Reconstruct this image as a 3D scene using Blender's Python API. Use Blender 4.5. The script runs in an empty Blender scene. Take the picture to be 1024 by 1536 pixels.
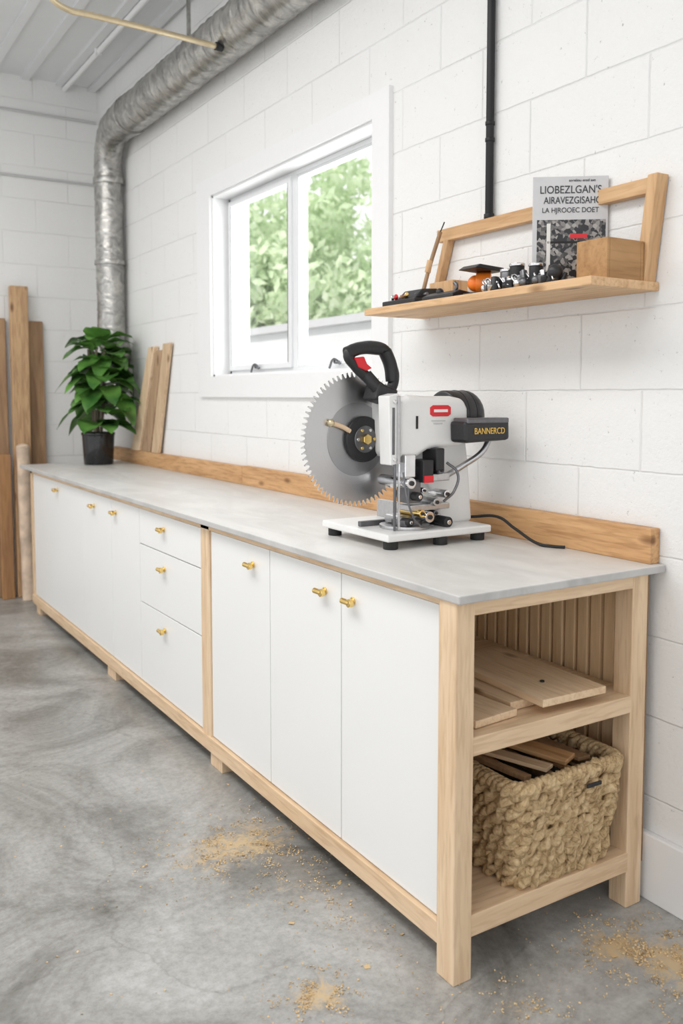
import bpy, bmesh, math, random
from mathutils import Vector, Matrix, noise
random.seed(7)
scene=bpy.context.scene
try:
    scene.view_settings.view_transform='Standard'
    scene.view_settings.look='None'
except Exception: pass

# ------------------------------------------------------------ materials
def newmat(name):
    m=bpy.data.materials.new(name); m.use_nodes=True
    nt=m.node_tree; b=nt.nodes['Principled BSDF']
    return m,nt,b
def lk(nt,a,b): nt.links.new(a,b)
def simple(name,col,rough=.5,metal=0,bump=0,bscale=40,var=0.0):
    m,nt,b=newmat(name)
    b.inputs['Base Color'].default_value=(*col,1); b.inputs['Roughness'].default_value=rough; b.inputs['Metallic'].default_value=metal
    tc=nt.nodes.new('ShaderNodeTexCoord')
    n=nt.nodes.new('ShaderNodeTexNoise'); n.inputs['Scale'].default_value=bscale; n.inputs['Detail'].default_value=4
    lk(nt,tc.outputs['Object'],n.inputs['Vector'])
    r=nt.nodes.new('ShaderNodeValToRGB')
    k=1-var
    r.color_ramp.elements[0].color=(col[0]*k,col[1]*k,col[2]*k,1); r.color_ramp.elements[0].position=.3
    r.color_ramp.elements[1].color=(*col,1); r.color_ramp.elements[1].position=.65
    lk(nt,n.outputs['Fac'],r.inputs['Fac']); lk(nt,r.outputs['Color'],b.inputs['Base Color'])
    if bump:
        bp=nt.nodes.new('ShaderNodeBump'); bp.inputs['Strength'].default_value=bump; bp.inputs['Distance'].default_value=.004
        lk(nt,n.outputs['Fac'],bp.inputs['Height']); lk(nt,bp.outputs['Normal'],b.inputs['Normal'])
    return m
def wood(name,c1,c2,axis='y',rough=.55,knots=True,grain=.38):
    m,nt,b=newmat(name)
    tc=nt.nodes.new('ShaderNodeTexCoord'); oi=nt.nodes.new('ShaderNodeObjectInfo')
    add=nt.nodes.new('ShaderNodeVectorMath'); add.operation='ADD'
    sc=nt.nodes.new('ShaderNodeVectorMath'); sc.operation='SCALE'; sc.inputs[0].default_value=(13,7,5)
    lk(nt,oi.outputs['Random'],sc.inputs['Scale'])
    lk(nt,tc.outputs['Object'],add.inputs[0]); lk(nt,sc.outputs[0],add.inputs[1])
    mp=nt.nodes.new('ShaderNodeMapping')
    s={'x':(1.2,14,14),'y':(14,1.2,14),'z':(14,14,1.2)}[axis]
    mp.inputs['Scale'].default_value=s
    lk(nt,add.outputs[0],mp.inputs['Vector'])
    n=nt.nodes.new('ShaderNodeTexNoise'); n.inputs['Scale'].default_value=1.6; n.inputs['Detail'].default_value=6; n.inputs['Roughness'].default_value=.6; n.inputs['Distortion'].default_value=.6
    lk(nt,mp.outputs[0],n.inputs['Vector'])
    n2=nt.nodes.new('ShaderNodeTexNoise'); n2.inputs['Scale'].default_value=7; n2.inputs['Detail'].default_value=3; n2.inputs['Distortion'].default_value=.4
    lk(nt,mp.outputs[0],n2.inputs['Vector'])
    r=nt.nodes.new('ShaderNodeValToRGB')
    r.color_ramp.elements[0].color=(*c2,1); r.color_ramp.elements[0].position=.32
    r.color_ramp.elements[1].color=(*c1,1); r.color_ramp.elements[1].position=.62
    lk(nt,n.outputs['Fac'],r.inputs['Fac'])
    r3=nt.nodes.new('ShaderNodeValToRGB')
    r3.color_ramp.elements[0].color=(.66,.58,.5,1); r3.color_ramp.elements[0].position=.36
    r3.color_ramp.elements[1].color=(1,1,1,1); r3.color_ramp.elements[1].position=.52
    lk(nt,n2.outputs['Fac'],r3.inputs['Fac'])
    mix=nt.nodes.new('ShaderNodeMix'); mix.data_type='RGBA'; mix.blend_type='MULTIPLY'
    mix.inputs[0].default_value=grain
    lk(nt,r.outputs['Color'],mix.inputs[6]); lk(nt,r3.outputs['Color'],mix.inputs[7])
    out=mix.outputs[2]
    if knots:
        v=nt.nodes.new('ShaderNodeTexVoronoi'); v.inputs['Scale'].default_value=1.0
        mp2=nt.nodes.new('ShaderNodeMapping'); mp2.inputs['Scale'].default_value={'x':(3,8,8),'y':(8,3,8),'z':(8,8,3)}[axis]
        lk(nt,add.outputs[0],mp2.inputs['Vector']); lk(nt,mp2.outputs[0],v.inputs['Vector'])
        kr=nt.nodes.new('ShaderNodeValToRGB'); kr.color_ramp.elements[0].color=(1,1,1,1); kr.color_ramp.elements[0].position=.05
        kr.color_ramp.elements[1].color=(0,0,0,1); kr.color_ramp.elements[1].position=.13
        lk(nt,v.outputs['Distance'],kr.inputs['Fac'])
        mk=nt.nodes.new('ShaderNodeMix'); mk.data_type='RGBA'
        lk(nt,kr.outputs['Color'],mk.inputs[0]); lk(nt,out,mk.inputs[6]); mk.inputs[7].default_value=(c2[0]*.45,c2[1]*.38,c2[2]*.3,1)
        out=mk.outputs[2]
    lk(nt,out,b.inputs['Base Color']); b.inputs['Roughness'].default_value=rough
    bp=nt.nodes.new('ShaderNodeBump'); bp.inputs['Strength'].default_value=.25; bp.inputs['Distance'].default_value=.002
    lk(nt,n2.outputs['Fac'],bp.inputs['Height']); lk(nt,bp.outputs['Normal'],b.inputs['Normal'])
    return m
PALE1=(.82,.62,.42); PALE2=(.70,.49,.30)
W={a:wood('pale_wood_'+a,PALE1,PALE2,a) for a in 'xyz'}
OR1=(.70,.42,.205); OR2=(.50,.265,.11)
WO={a:wood('pine_orange_'+a,OR1,OR2,a,grain=.6) for a in 'xyz'}
WS=wood('slat_wood',(.93,.69,.43),(.80,.56,.32),'z',knots=False,grain=.2)
WD=wood('old_wood_z',(.42,.26,.14),(.26,.15,.08),'z')
M_door=simple('white_lacquer',(.86,.86,.85),.35,var=.01,bscale=3)
M_trim=simple('white_trim_paint',(.85,.85,.855),.4,var=.01)
M_plastic=simple('white_enamel',(.82,.82,.81),.28,var=.02)
M_black=simple('black_plastic',(.018,.018,.02),.42,bump=.2,bscale=200)
M_rubber=simple('black_rubber',(.02,.02,.02),.7)
M_iron=simple('black_iron',(.02,.02,.022),.45,metal=.4)
M_chrome=simple('chrome',(.78,.78,.79),.16,metal=1,var=.1)
M_steel=simple('brushed_steel',(.58,.58,.59),.34,metal=1,var=.12,bscale=90)
M_dsteel=simple('dark_steel',(.20,.20,.21),.4,metal=.9,var=.2)
M_brass=simple('brass',(.93,.66,.24),.2,metal=1,var=.1)
M_bpipe=simple('aged_brass_pipe',(.72,.60,.40),.35,metal=.7,var=.1)
M_red=simple('red_plastic',(.70,.02,.03),.4)
M_orange=simple('orange_plastic',(.9,.22,.02),.4)
M_yellow=simple('yellow_print',(.85,.55,.12),.5)
M_grey=simple('grey_strip',(.55,.55,.55),.5)
M_dark=simple('dark_void',(.03,.03,.03),.9)

def wallmat(name,axis):
    m,nt,b=newmat(name)
    tc=nt.nodes.new('ShaderNodeTexCoord'); sp=nt.nodes.new('ShaderNodeSeparateXYZ'); lk(nt,tc.outputs['Object'],sp.inputs[0])
    cb=nt.nodes.new('ShaderNodeCombineXYZ')
    off=nt.nodes.new('ShaderNodeMath'); off.operation='ADD'; off.inputs[1].default_value=.16+(.0 if axis=='y' else .1)
    lk(nt,sp.outputs['Y' if axis=='y' else 'X'],off.inputs[0]); lk(nt,off.outputs[0],cb.inputs[0])
    oz=nt.nodes.new('ShaderNodeMath'); oz.operation='ADD'; oz.inputs[1].default_value=-.06
    lk(nt,sp.outputs['Z'],oz.inputs[0]); lk(nt,oz.outputs[0],cb.inputs[1])
    br=nt.nodes.new('ShaderNodeTexBrick'); br.offset=.5
    br.inputs['Scale'].default_value=1; br.inputs['Brick Width'].default_value=.43; br.inputs['Row Height'].default_value=.215
    br.inputs['Mortar Size'].default_value=.0042; br.inputs['Mortar Smooth'].default_value=.9
    wn=nt.nodes.new('ShaderNodeTexNoise'); wn.inputs['Scale'].default_value=18; wn.inputs['Detail'].default_value=4
    lk(nt,tc.outputs['Object'],wn.inputs['Vector'])
    wa=nt.nodes.new('ShaderNodeVectorMath'); wa.operation='MULTIPLY_ADD'; wa.inputs[1].default_value=(.006,.006,0)
    lk(nt,wn.outputs['Color'],wa.inputs[0]); lk(nt,cb.outputs[0],wa.inputs[2]); lk(nt,wa.outputs[0],br.inputs['Vector'])
    br.inputs['Color1'].default_value=(.86,.858,.85,1); br.inputs['Color2'].default_value=(.84,.838,.83,1); br.inputs['Mortar'].default_value=(.73,.725,.72,1)
    nn=nt.nodes.new('ShaderNodeTexNoise'); nn.inputs['Scale'].default_value=2.5; nn.inputs['Detail'].default_value=3
    lk(nt,tc.outputs['Object'],nn.inputs['Vector'])
    rr=nt.nodes.new('ShaderNodeMapRange'); rr.inputs[1].default_value=.38; rr.inputs[2].default_value=.66; rr.inputs[3].default_value=.0; rr.inputs[4].default_value=1
    lk(nt,nn.outputs['Fac'],rr.inputs[0])
    mx=nt.nodes.new('ShaderNodeMix'); mx.data_type='RGBA'; mx.inputs[6].default_value=(.85,.848,.84,1)
    lk(nt,rr.outputs[0],mx.inputs[0]); lk(nt,br.outputs['Color'],mx.inputs[7])
    pit=nt.nodes.new('ShaderNodeTexNoise'); pit.inputs['Scale'].default_value=55; pit.inputs['Detail'].default_value=6; pit.inputs['Roughness'].default_value=.72
    lk(nt,tc.outputs['Object'],pit.inputs['Vector'])
    pr=nt.nodes.new('ShaderNodeValToRGB'); pr.color_ramp.elements[0].position=.29; pr.color_ramp.elements[0].color=(.45,.45,.45,1); pr.color_ramp.elements[1].position=.36; pr.color_ramp.elements[1].color=(1,1,1,1)
    lk(nt,pit.outputs['Fac'],pr.inputs['Fac'])
    mm=nt.nodes.new('ShaderNodeMix'); mm.data_type='RGBA'; mm.blend_type='MULTIPLY'; mm.inputs[0].default_value=.8
    lk(nt,mx.outputs[2],mm.inputs[6]); lk(nt,pr.outputs['Color'],mm.inputs[7])
    lk(nt,mm.outputs[2],b.inputs['Base Color']); b.inputs['Roughness'].default_value=.9
    b.inputs['Specular IOR Level'].default_value=.25
    inv=nt.nodes.new('ShaderNodeMath'); inv.operation='MULTIPLY_ADD'; inv.inputs[1].default_value=-.75
    lk(nt,br.outputs['Fac'],inv.inputs[0]); lk(nt,pit.outputs['Fac'],inv.inputs[2])
    bp=nt.nodes.new('ShaderNodeBump'); bp.inputs['Strength'].default_value=.6; bp.inputs['Distance'].default_value=.006
    lk(nt,inv.outputs[0],bp.inputs['Height']); lk(nt,bp.outputs['Normal'],b.inputs['Normal'])
    return m
M_wallR=wallmat('painted_block_right','y'); M_wallB=wallmat('painted_block_back','x')

SAW=[(1.08,2.32,.20,.13,1.15),(.95,1.62,.07,.06,1.25),(1.66,1.39,.09,.09,1.2),(1.73,1.27,.10,.12,1.3),(1.83,1.14,.12,.14,1.3),(1.12,2.05,.12,.2,.6),(1.3,1.35,.1,.08,.7),(1.18,2.0,.05,.35,.6)]
def floormat():
    m,nt,b=newmat('polished_concrete')
    tc=nt.nodes.new('ShaderNodeTexCoord')
    n=nt.nodes.new('ShaderNodeTexNoise'); n.inputs['Scale'].default_value=1.7; n.inputs['Detail'].default_value=12; n.inputs['Roughness'].default_value=.72; n.inputs['Distortion'].default_value=.9
    lk(nt,tc.outputs['Object'],n.inputs['Vector'])
    r=nt.nodes.new('ShaderNodeValToRGB'); e=r.color_ramp.elements
    e[0].position=.36; e[0].color=(.21,.205,.19,1); e[1].position=.66; e[1].color=(.52,.52,.51,1)
    x=e.new(.5); x.color=(.37,.365,.35,1)
    lk(nt,n.outputs['Fac'],r.inputs['Fac'])
    n2=nt.nodes.new('ShaderNodeTexNoise'); n2.inputs['Scale'].default_value=45; n2.inputs['Detail'].default_value=8; n2.inputs['Roughness'].default_value=.8
    lk(nt,tc.outputs['Object'],n2.inputs['Vector'])
    r2=nt.nodes.new('ShaderNodeValToRGB'); r2.color_ramp.elements[0].position=.33; r2.color_ramp.elements[0].color=(.62,.61,.60,1); r2.color_ramp.elements[1].position=.58; r2.color_ramp.elements[1].color=(1,1,1,1)
    lk(nt,n2.outputs['Fac'],r2.inputs['Fac'])
    mm=nt.nodes.new('ShaderNodeMix'); mm.data_type='RGBA'; mm.blend_type='MULTIPLY'; mm.inputs[0].default_value=.8
    lk(nt,r.outputs['Color'],mm.inputs[6]); lk(nt,r2.outputs['Color'],mm.inputs[7])
    cr=nt.nodes.new('ShaderNodeTexVoronoi'); cr.feature='DISTANCE_TO_EDGE'; cr.inputs['Scale'].default_value=.8
    dn=nt.nodes.new('ShaderNodeTexNoise'); dn.inputs['Scale'].default_value=3; dn.inputs['Detail'].default_value=6
    lk(nt,tc.outputs['Object'],dn.inputs['Vector'])
    ad=nt.nodes.new('ShaderNodeVectorMath'); ad.operation='MULTIPLY_ADD'; ad.inputs[1].default_value=(.5,.5,.5)
    lk(nt,dn.outputs['Color'],ad.inputs[0]); lk(nt,tc.outputs['Object'],ad.inputs[2]); lk(nt,ad.outputs[0],cr.inputs['Vector'])
    crr=nt.nodes.new('ShaderNodeValToRGB'); crr.color_ramp.elements[0].color=(.7,.69,.67,1); crr.color_ramp.elements[0].position=0; crr.color_ramp.elements[1].color=(1,1,1,1); crr.color_ramp.elements[1].position=.006
    lk(nt,cr.outputs['Distance'],crr.inputs['Fac'])
    m3=nt.nodes.new('ShaderNodeMix'); m3.data_type='RGBA'; m3.blend_type='MULTIPLY'; m3.inputs[0].default_value=.6
    lk(nt,mm.outputs[2],m3.inputs[6]); lk(nt,crr.outputs['Color'],m3.inputs[7])
    col=m3.outputs[2]
    acc=None
    for (px,py,rx,ry,k) in SAW:
        s=nt.nodes.new('ShaderNodeVectorMath'); s.operation='SUBTRACT'; s.inputs[1].default_value=(px,py,0)
        lk(nt,tc.outputs['Object'],s.inputs[0])
        q=nt.nodes.new('ShaderNodeVectorMath'); q.operation='MULTIPLY'; q.inputs[1].default_value=(1/rx,1/ry,0); lk(nt,s.outputs[0],q.inputs[0])
        l=nt.nodes.new('ShaderNodeVectorMath'); l.operation='LENGTH'; lk(nt,q.outputs[0],l.inputs[0])
        mr=nt.nodes.new('ShaderNodeMapRange'); mr.inputs[1].default_value=0; mr.inputs[2].default_value=1.9; mr.inputs[3].default_value=k; mr.inputs[4].default_value=0
        lk(nt,l.outputs['Value'],mr.inputs[0])
        if acc is None: acc=mr.outputs[0]
        else:
            a=nt.nodes.new('ShaderNodeMath'); a.operation='MAXIMUM'; lk(nt,acc,a.inputs[0]); lk(nt,mr.outputs[0],a.inputs[1]); acc=a.outputs[0]
    n3=nt.nodes.new('ShaderNodeTexNoise'); n3.inputs['Scale'].default_value=22; n3.inputs['Detail'].default_value=12; n3.inputs['Roughness'].default_value=.9; n3.inputs['Distortion'].default_value=1
    lk(nt,tc.outputs['Object'],n3.inputs['Vector'])
    sm=nt.nodes.new('ShaderNodeMath'); sm.operation='MULTIPLY_ADD'; sm.inputs[1].default_value=.27
    lk(nt,acc,sm.inputs[0]); lk(nt,n3.outputs['Fac'],sm.inputs[2])
    mr=nt.nodes.new('ShaderNodeMapRange'); mr.inputs[1].default_value=.68; mr.inputs[2].default_value=.79; mr.inputs[4].default_value=.85
    lk(nt,sm.outputs[0],mr.inputs[0])
    m4=nt.nodes.new('ShaderNodeMix'); m4.data_type='RGBA'; m4.inputs[7].default_value=(.62,.45,.24,1)
    lk(nt,mr.outputs[0],m4.inputs[0]); lk(nt,col,m4.inputs[6])
    lk(nt,m4.outputs[2],b.inputs['Base Color'])
    rg=nt.nodes.new('ShaderNodeMapRange'); rg.inputs[3].default_value=.2; rg.inputs[4].default_value=.5
    lk(nt,n.outputs['Fac'],rg.inputs[0]); lk(nt,rg.outputs[0],b.inputs['Roughness'])
    bp=nt.nodes.new('ShaderNodeBump'); bp.inputs['Strength'].default_value=.12; bp.inputs['Distance'].default_value=.002
    lk(nt,n2.outputs['Fac'],bp.inputs['Height']); lk(nt,bp.outputs['Normal'],b.inputs['Normal'])
    return m
M_floor=floormat()

def countermat(name,c1,c2,ro):
    m,nt,b=newmat(name)
    tc=nt.nodes.new('ShaderNodeTexCoord')
    mp=nt.nodes.new('ShaderNodeMapping'); mp.inputs['Scale'].default_value=(2.2,.8,1); mp.inputs['Rotation'].default_value=(0,0,.25); lk(nt,tc.outputs['Object'],mp.inputs['Vector'])
    n=nt.nodes.new('ShaderNodeTexNoise'); n.inputs['Scale'].default_value=2.4; n.inputs['Detail'].default_value=10; n.inputs['Roughness'].default_value=.65; n.inputs['Distortion'].default_value=1.2
    lk(nt,mp.outputs[0],n.inputs['Vector'])
    r=nt.nodes.new('ShaderNodeValToRGB'); e=r.color_ramp.elements
    e[0].position=.30; e[0].color=c1; e[1].position=.6; e[1].color=c2
    lk(nt,n.outputs['Fac'],r.inputs['Fac']); lk(nt,r.outputs['Color'],b.inputs['Base Color'])
    b.inputs['Roughness'].default_value=ro
    return m
M_counter=countermat('pale_stone_top',(.57,.56,.54,1),(.71,.70,.68,1),.38)
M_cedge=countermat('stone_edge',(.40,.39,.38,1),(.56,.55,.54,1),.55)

# ------------------------------------------------------------ geometry helpers
def link(o,parent=None):
    bpy.context.collection.objects.link(o)
    if parent: o.parent=parent
    return o
def empty(name,loc=(0,0,0),rotz=0):
    o=bpy.data.objects.new(name,None); o.location=loc; o.rotation_euler=(0,0,rotz); o.empty_display_size=.05
    return link(o)
def finish(name,bm,mat,parent=None,loc=(0,0,0),rot=(0,0,0),smooth=False,bevel=0,seg=2):
    me=bpy.data.meshes.new(name); bm.normal_update(); bm.to_mesh(me); bm.free()
    o=bpy.data.objects.new(name,me); o.location=loc; o.rotation_euler=rot
    for mm in (mat if isinstance(mat,(list,tuple)) else [mat]): me.materials.append(mm)
    if smooth:
        for p in me.polygons: p.use_smooth=True
    if bevel:
        md=o.modifiers.new('b','BEVEL'); md.width=bevel; md.segments=seg; md.limit_method='ANGLE'; md.angle_limit=math.radians(40)
    return link(o,parent)
def box(name,x0,x1,y0,y1,z0,z1,mat,parent=None,bevel=.002,rot=(0,0,0)):
    bm=bmesh.new(); bmesh.ops.create_cube(bm,size=1)
    for v in bm.verts: v.co=Vector((v.co.x*(x1-x0),v.co.y*(y1-y0),v.co.z*(z1-z0)))
    return finish(name,bm,mat,parent,((x0+x1)/2,(y0+y1)/2,(z0+z1)/2),rot,bevel=bevel)
def boxes(name,lst,mat,parent=None,bevel=0):
    bm=bmesh.new()
    for (x0,x1,y0,y1,z0,z1) in lst:
        r=bmesh.ops.create_cube(bm,size=1)
        for v in r['verts']: v.co=Vector(((x0+x1)/2+v.co.x*(x1-x0),(y0+y1)/2+v.co.y*(y1-y0),(z0+z1)/2+v.co.z*(z1-z0)))
    return finish(name,bm,mat,parent,bevel=bevel)
def cyl(name,p0,p1,r,mat,parent=None,r2=None,seg=28,bevel=.0015,smooth=True):
    p0=Vector(p0); p1=Vector(p1); d=p1-p0
    bm=bmesh.new(); bmesh.ops.create_cone(bm,cap_ends=True,segments=seg,radius1=r,radius2=r if r2 is None else r2,depth=d.length)
    q=d.to_track_quat('Z','Y')
    o=finish(name,bm,mat,parent,(p0+p1)/2,q.to_euler(),smooth=False,bevel=bevel)
    if smooth:
        for p in o.data.polygons: p.use_smooth=len(p.vertices)==4
    return o
def ball(name,c,r,mat,parent=None,s=(1,1,1)):
    bm=bmesh.new(); bmesh.ops.create_uvsphere(bm,u_segments=20,v_segments=14,radius=r)
    for v in bm.verts: v.co=Vector((v.co.x*s[0],v.co.y*s[1],v.co.z*s[2]))
    return finish(name,bm,mat,parent,c,smooth=True)
def tube(name,pts,r,mat,parent=None,cyclic=False,smooth=True,res=6):
    c=bpy.data.curves.new(name,'CURVE'); c.dimensions='3D'; c.bevel_depth=r; c.bevel_resolution=4; c.use_fill_caps=True; c.resolution_u=res
    if smooth:
        s=c.splines.new('BEZIER'); s.bezier_points.add(len(pts)-1)
        for b,p in zip(s.bezier_points,pts): b.co=p; b.handle_left_type=b.handle_right_type='AUTO'
    else:
        s=c.splines.new('POLY'); s.points.add(len(pts)-1)
        for b,p in zip(s.points,pts): b.co=(*p,1)
    s.use_cyclic_u=cyclic
    o=bpy.data.objects.new(name,c); c.materials.append(mat)
    return link(o,parent)
def prism_xz(name,pts,y0,y1,mat,parent=None,bevel=.006,seg=3):
    bm=bmesh.new(); a=[bm.verts.new((x,y0,z)) for x,z in pts]; b=[bm.verts.new((x,y1,z)) for x,z in pts]
    bm.faces.new(a); bm.faces.new(b[::-1]); n=len(pts)
    for i in range(n): bm.faces.new((a[i],b[i],b[(i+1)%n],a[(i+1)%n]))
    bmesh.ops.recalc_face_normals(bm,faces=bm.faces)
    return finish(name,bm,mat,parent,bevel=bevel,seg=seg)
def text(name,s,size,mat,loc,rot,parent=None,ex=.0004,align='CENTER',sx=1):
    c=bpy.data.curves.new(name,'FONT'); c.body=s; c.size=size; c.extrude=ex; c.align_x=align; c.align_y='CENTER'
    c.materials.append(mat); o=bpy.data.objects.new(name,c); o.location=loc; o.rotation_euler=rot; o.scale=(sx,1,1)
    return link(o,parent)

# ------------------------------------------------------------ room
XW=1.90; YB=6.2; ZC=3.43
wy0,wy1,wz0,wz1=2.80,4.30,1.43,2.36
boxes('wall_right',[(XW,XW+.2,-2.5,wy0,0,ZC),(XW,XW+.2,wy1,YB,0,ZC),(XW,XW+.2,wy0,wy1,0,wz0),(XW,XW+.2,wy0,wy1,wz1,ZC)],M_wallR)
boxes('wall_back',[(-4,XW+.2,YB,YB+.2,0,ZC)],M_wallB)
boxes('floor',[(-4,XW+.2,-2.5,YB+.2,-.1,0)],M_floor)
ceil=[(-4,XW+.2,-2.5,YB+.2,ZC,ZC+.08)]
x=-3.9
while x<1.85:
    ceil.append((x,x+.05,-2.5,YB,ZC-.022,ZC)); x+=.22
boxes('ceiling',ceil,simple('white_metal_deck',(.76,.77,.78),.45,var=.03,bscale=4))
box('baseboard_right',XW-.022,XW,-2.5,YB,0,.18,M_trim,bevel=.004)
tr=empty('ceiling_conduit')
tube('pipe',[(1.66,-1,3.39),(1.66,YB-.01,3.39)],.016,M_trim,tr,smooth=False)
for i in range(5): box('clip_%d'%i,1.64,1.68,.6+i*1.2,.63+i*1.2,3.375,3.43,M_trim,tr)
tr=empty('wall_conduit')
tube('upper_run',[(-4,YB-.012,3.2),(1.87,YB-.012,3.2)],.008,M_grey,tr,smooth=False)
tube('lower_run',[(-4,YB-.012,2.78),(1.87,YB-.012,2.78)],.008,M_grey,tr,smooth=False)

# window
win=empty('window_1')
cy0,cy1,cz0,cz1=2.69,4.47,1.325,2.45
t=.02
boxes('casing',[(XW-t,XW,cy0,wy0,cz0,cz1),(XW-t,XW,wy1,cy1,cz0,cz1),(XW-t,XW,wy0,wy1,cz0,wz0),(XW-t,XW,wy0,wy1,wz1,cz1)],M_trim,win)
boxes('reveal',[(XW-.004,XW+.2,wy0-.0,wy0+.012,wz0,wz1),(XW-.004,XW+.2,wy1-.012,wy1,wz0,wz1),(XW-.004,XW+.2,wy0,wy1,wz0,wz0+.012),(XW-.004,XW+.2,wy0,wy1,wz1-.012,wz1)],M_trim,win)
fx0,fx1=XW+.085,XW+.145
F=.022
M_frame=simple('window_frame_white',(.76,.77,.78),.35,var=.01)
boxes('frame',[(fx0,fx1,wy0+.012,wy0+.012+F,wz0+.012,wz1-.012),(fx0,fx1,wy1-.012-F,wy1-.012,wz0+.012,wz1-.012),
 (fx0,fx1,wy0+.012,wy1-.012,wz0+.012,wz0+.012+F),(fx0,fx1,wy0+.012,wy1-.012,wz1-.012-F,wz1-.012),(fx0,fx1,3.565,3.605,wz0+.03,wz1-.03)],M_frame,win,bevel=.003)
def sashf(a,b,x0,x1,w=.04):
    z0,z1=wz0+.010+F,wz1-.010-F
    return [(x0,x1,a,a+w,z0,z1),(x0,x1,b-w,b,z0,z1),(x0,x1,a+w,b-w,z0,z0+w),(x0,x1,a+w,b-w,z1-w,z1)]
boxes('sash_far',sashf(3.60,wy1-.032,fx0-.014,fx1-.02,.026),M_frame,win,bevel=.003)
boxes('sash_near',sashf(wy0+.032,3.568,fx0+.004,fx1-.01,.012),M_frame,win,bevel=.003)
boxes('gasket',[(fx0-.0145,fx0-.013,3.626,3.629,wz0+.058,wz1-.058),(fx0-.0145,fx0-.013,wy1-.061,wy1-.058,wz0+.058,wz1-.058)],M_dsteel,win)
gm,gnt,gb=newmat('window_glass')
for n_ in list(gnt.nodes):
    if n_.type=='BSDF_PRINCIPLED': gnt.nodes.remove(n_)
gt=gnt.nodes.new('ShaderNodeBsdfTransparent'); gg=gnt.nodes.new('ShaderNodeBsdfGlossy'); gg.inputs['Roughness'].default_value=.02
gx=gnt.nodes.new('ShaderNodeMixShader'); gx.inputs[0].default_value=.07
lk(gnt,gt.outputs[0],gx.inputs[1]); lk(gnt,gg.outputs[0],gx.inputs[2]); lk(gnt,gx.outputs[0],gnt.nodes['Material Output'].inputs[0])
boxes('glass',[(fx0+.03,fx0+.034,wy0+.05,wy1-.05,wz0+.045,wz1-.045)],gm,win)
for i,yy in enumerate((3.95,3.2)):
    cyl('latch_post_%d'%i,(fx0-.025,yy,wz0+.045),(fx0+.01,yy,wz0+.045),.008,M_dsteel,win)
    tube('latch_arm_%d'%i,[(fx0-.03,yy+.03,wz0+.02),(fx0-.03,yy,wz0+.055),(fx0-.03,yy-.05,wz0+.045)],.005,M_dsteel,win)
    ball('latch_tip_%d'%i,(fx0-.03,yy-.05,wz0+.04),.009,M_dsteel,win)

# outdoors
M_leafout,nt,b=newmat('tree_foliage')
tc=nt.nodes.new('ShaderNodeTexCoord'); n=nt.nodes.new('ShaderNodeTexNoise'); n.inputs['Scale'].default_value=1.3; n.inputs['Detail'].default_value=8; n.inputs['Roughness'].default_value=.75
lk(nt,tc.outputs['Object'],n.inputs['Vector'])
r=nt.nodes.new('ShaderNodeValToRGB'); e=r.color_ramp.elements; e[0].position=.38; e[0].color=(.42,.58,.30,1); e[1].position=.60; e[1].color=(.86,.94,.74,1)
lk(nt,n.outputs['Fac'],r.inputs['Fac']); lk(nt,r.outputs['Color'],b.inputs['Base Color']); b.inputs['Roughness'].default_value=.7
tl=nt.nodes.new('ShaderNodeBsdfTranslucent'); lk(nt,r.outputs['Color'],tl.inputs[0])
ms=nt.nodes.new('ShaderNodeMixShader'); ms.inputs[0].default_value=.4
lk(nt,b.outputs[0],ms.inputs[1]); lk(nt,tl.outputs[0],ms.inputs[2]); lk(nt,ms.outputs[0],nt.nodes['Material Output'].inputs[0])
M_bark=simple('bark',(.3,.25,.2),.9)
def tree(x,y,hh,rr,seed):
    rnd=random.Random(seed)
    tr=empty('tree',(x,y,0))
    cyl('trunk',(0,0,-.3),(0,0,hh*.7),.12,M_bark,tr,r2=.05)
    vs=[];fs=[]
    for k in range(24):
        c=Vector((rnd.gauss(0,rr*.45),rnd.gauss(0,rr*.45),hh*.58+rnd.uniform(-.40,.40)*hh))
        rad=rr*rnd.uniform(.26,.5)
        for q in range(330):
            d=Vector((rnd.gauss(0,1),rnd.gauss(0,1),rnd.gauss(0,1))).normalized()
            p=c+d*rad*rnd.uniform(.5,1.1)
            u=Vector((rnd.gauss(0,1),rnd.gauss(0,1),rnd.gauss(0,1))).normalized(); w_=u.cross(d)
            if w_.length<.05: continue
            w_.normalize(); L=rnd.uniform(.07,.15)
            i0=len(vs); vs+= [p-u*L,p+w_*L*.5,p+u*L,p-w_*L*.5]; fs.append((i0,i0+1,i0+2,i0+3))
    me=bpy.data.meshes.new('canopy'); me.from_pydata([tuple(v) for v in vs],[],fs); me.materials.append(M_leafout)
    link(bpy.data.objects.new('canopy',me),tr)
for i,(x,y,hh,rr) in enumerate([(6.8,14.2,3.7,1.5),(8.3,15.0,5.0,1.9),(10.2,13.6,5.4,2.0),(9.2,19,4.3,1.9),(7.4,18,3.8,1.7),(13.0,21,5.6,2.6),(13.2,15.5,6.2,2.4)]):
    tree(x,y,hh,rr,i+3)
fe=empty('garden_wall')
M_fence=simple('garden_wall_render',(.62,.63,.64),.8,var=.05,bscale=2)
box('panel',4.6,4.72,3,26,-.3,2.02,M_fence,fe)
box('cap',4.54,4.78,3,26,2.02,2.10,simple('fence_cap',(.48,.49,.50),.8),fe)
boxes('ground_outside',[(2.1,40,-5,45,-.4,-.3)],simple('pale_gravel',(.55,.55,.5),.9,var=.2,bscale=8))

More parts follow.
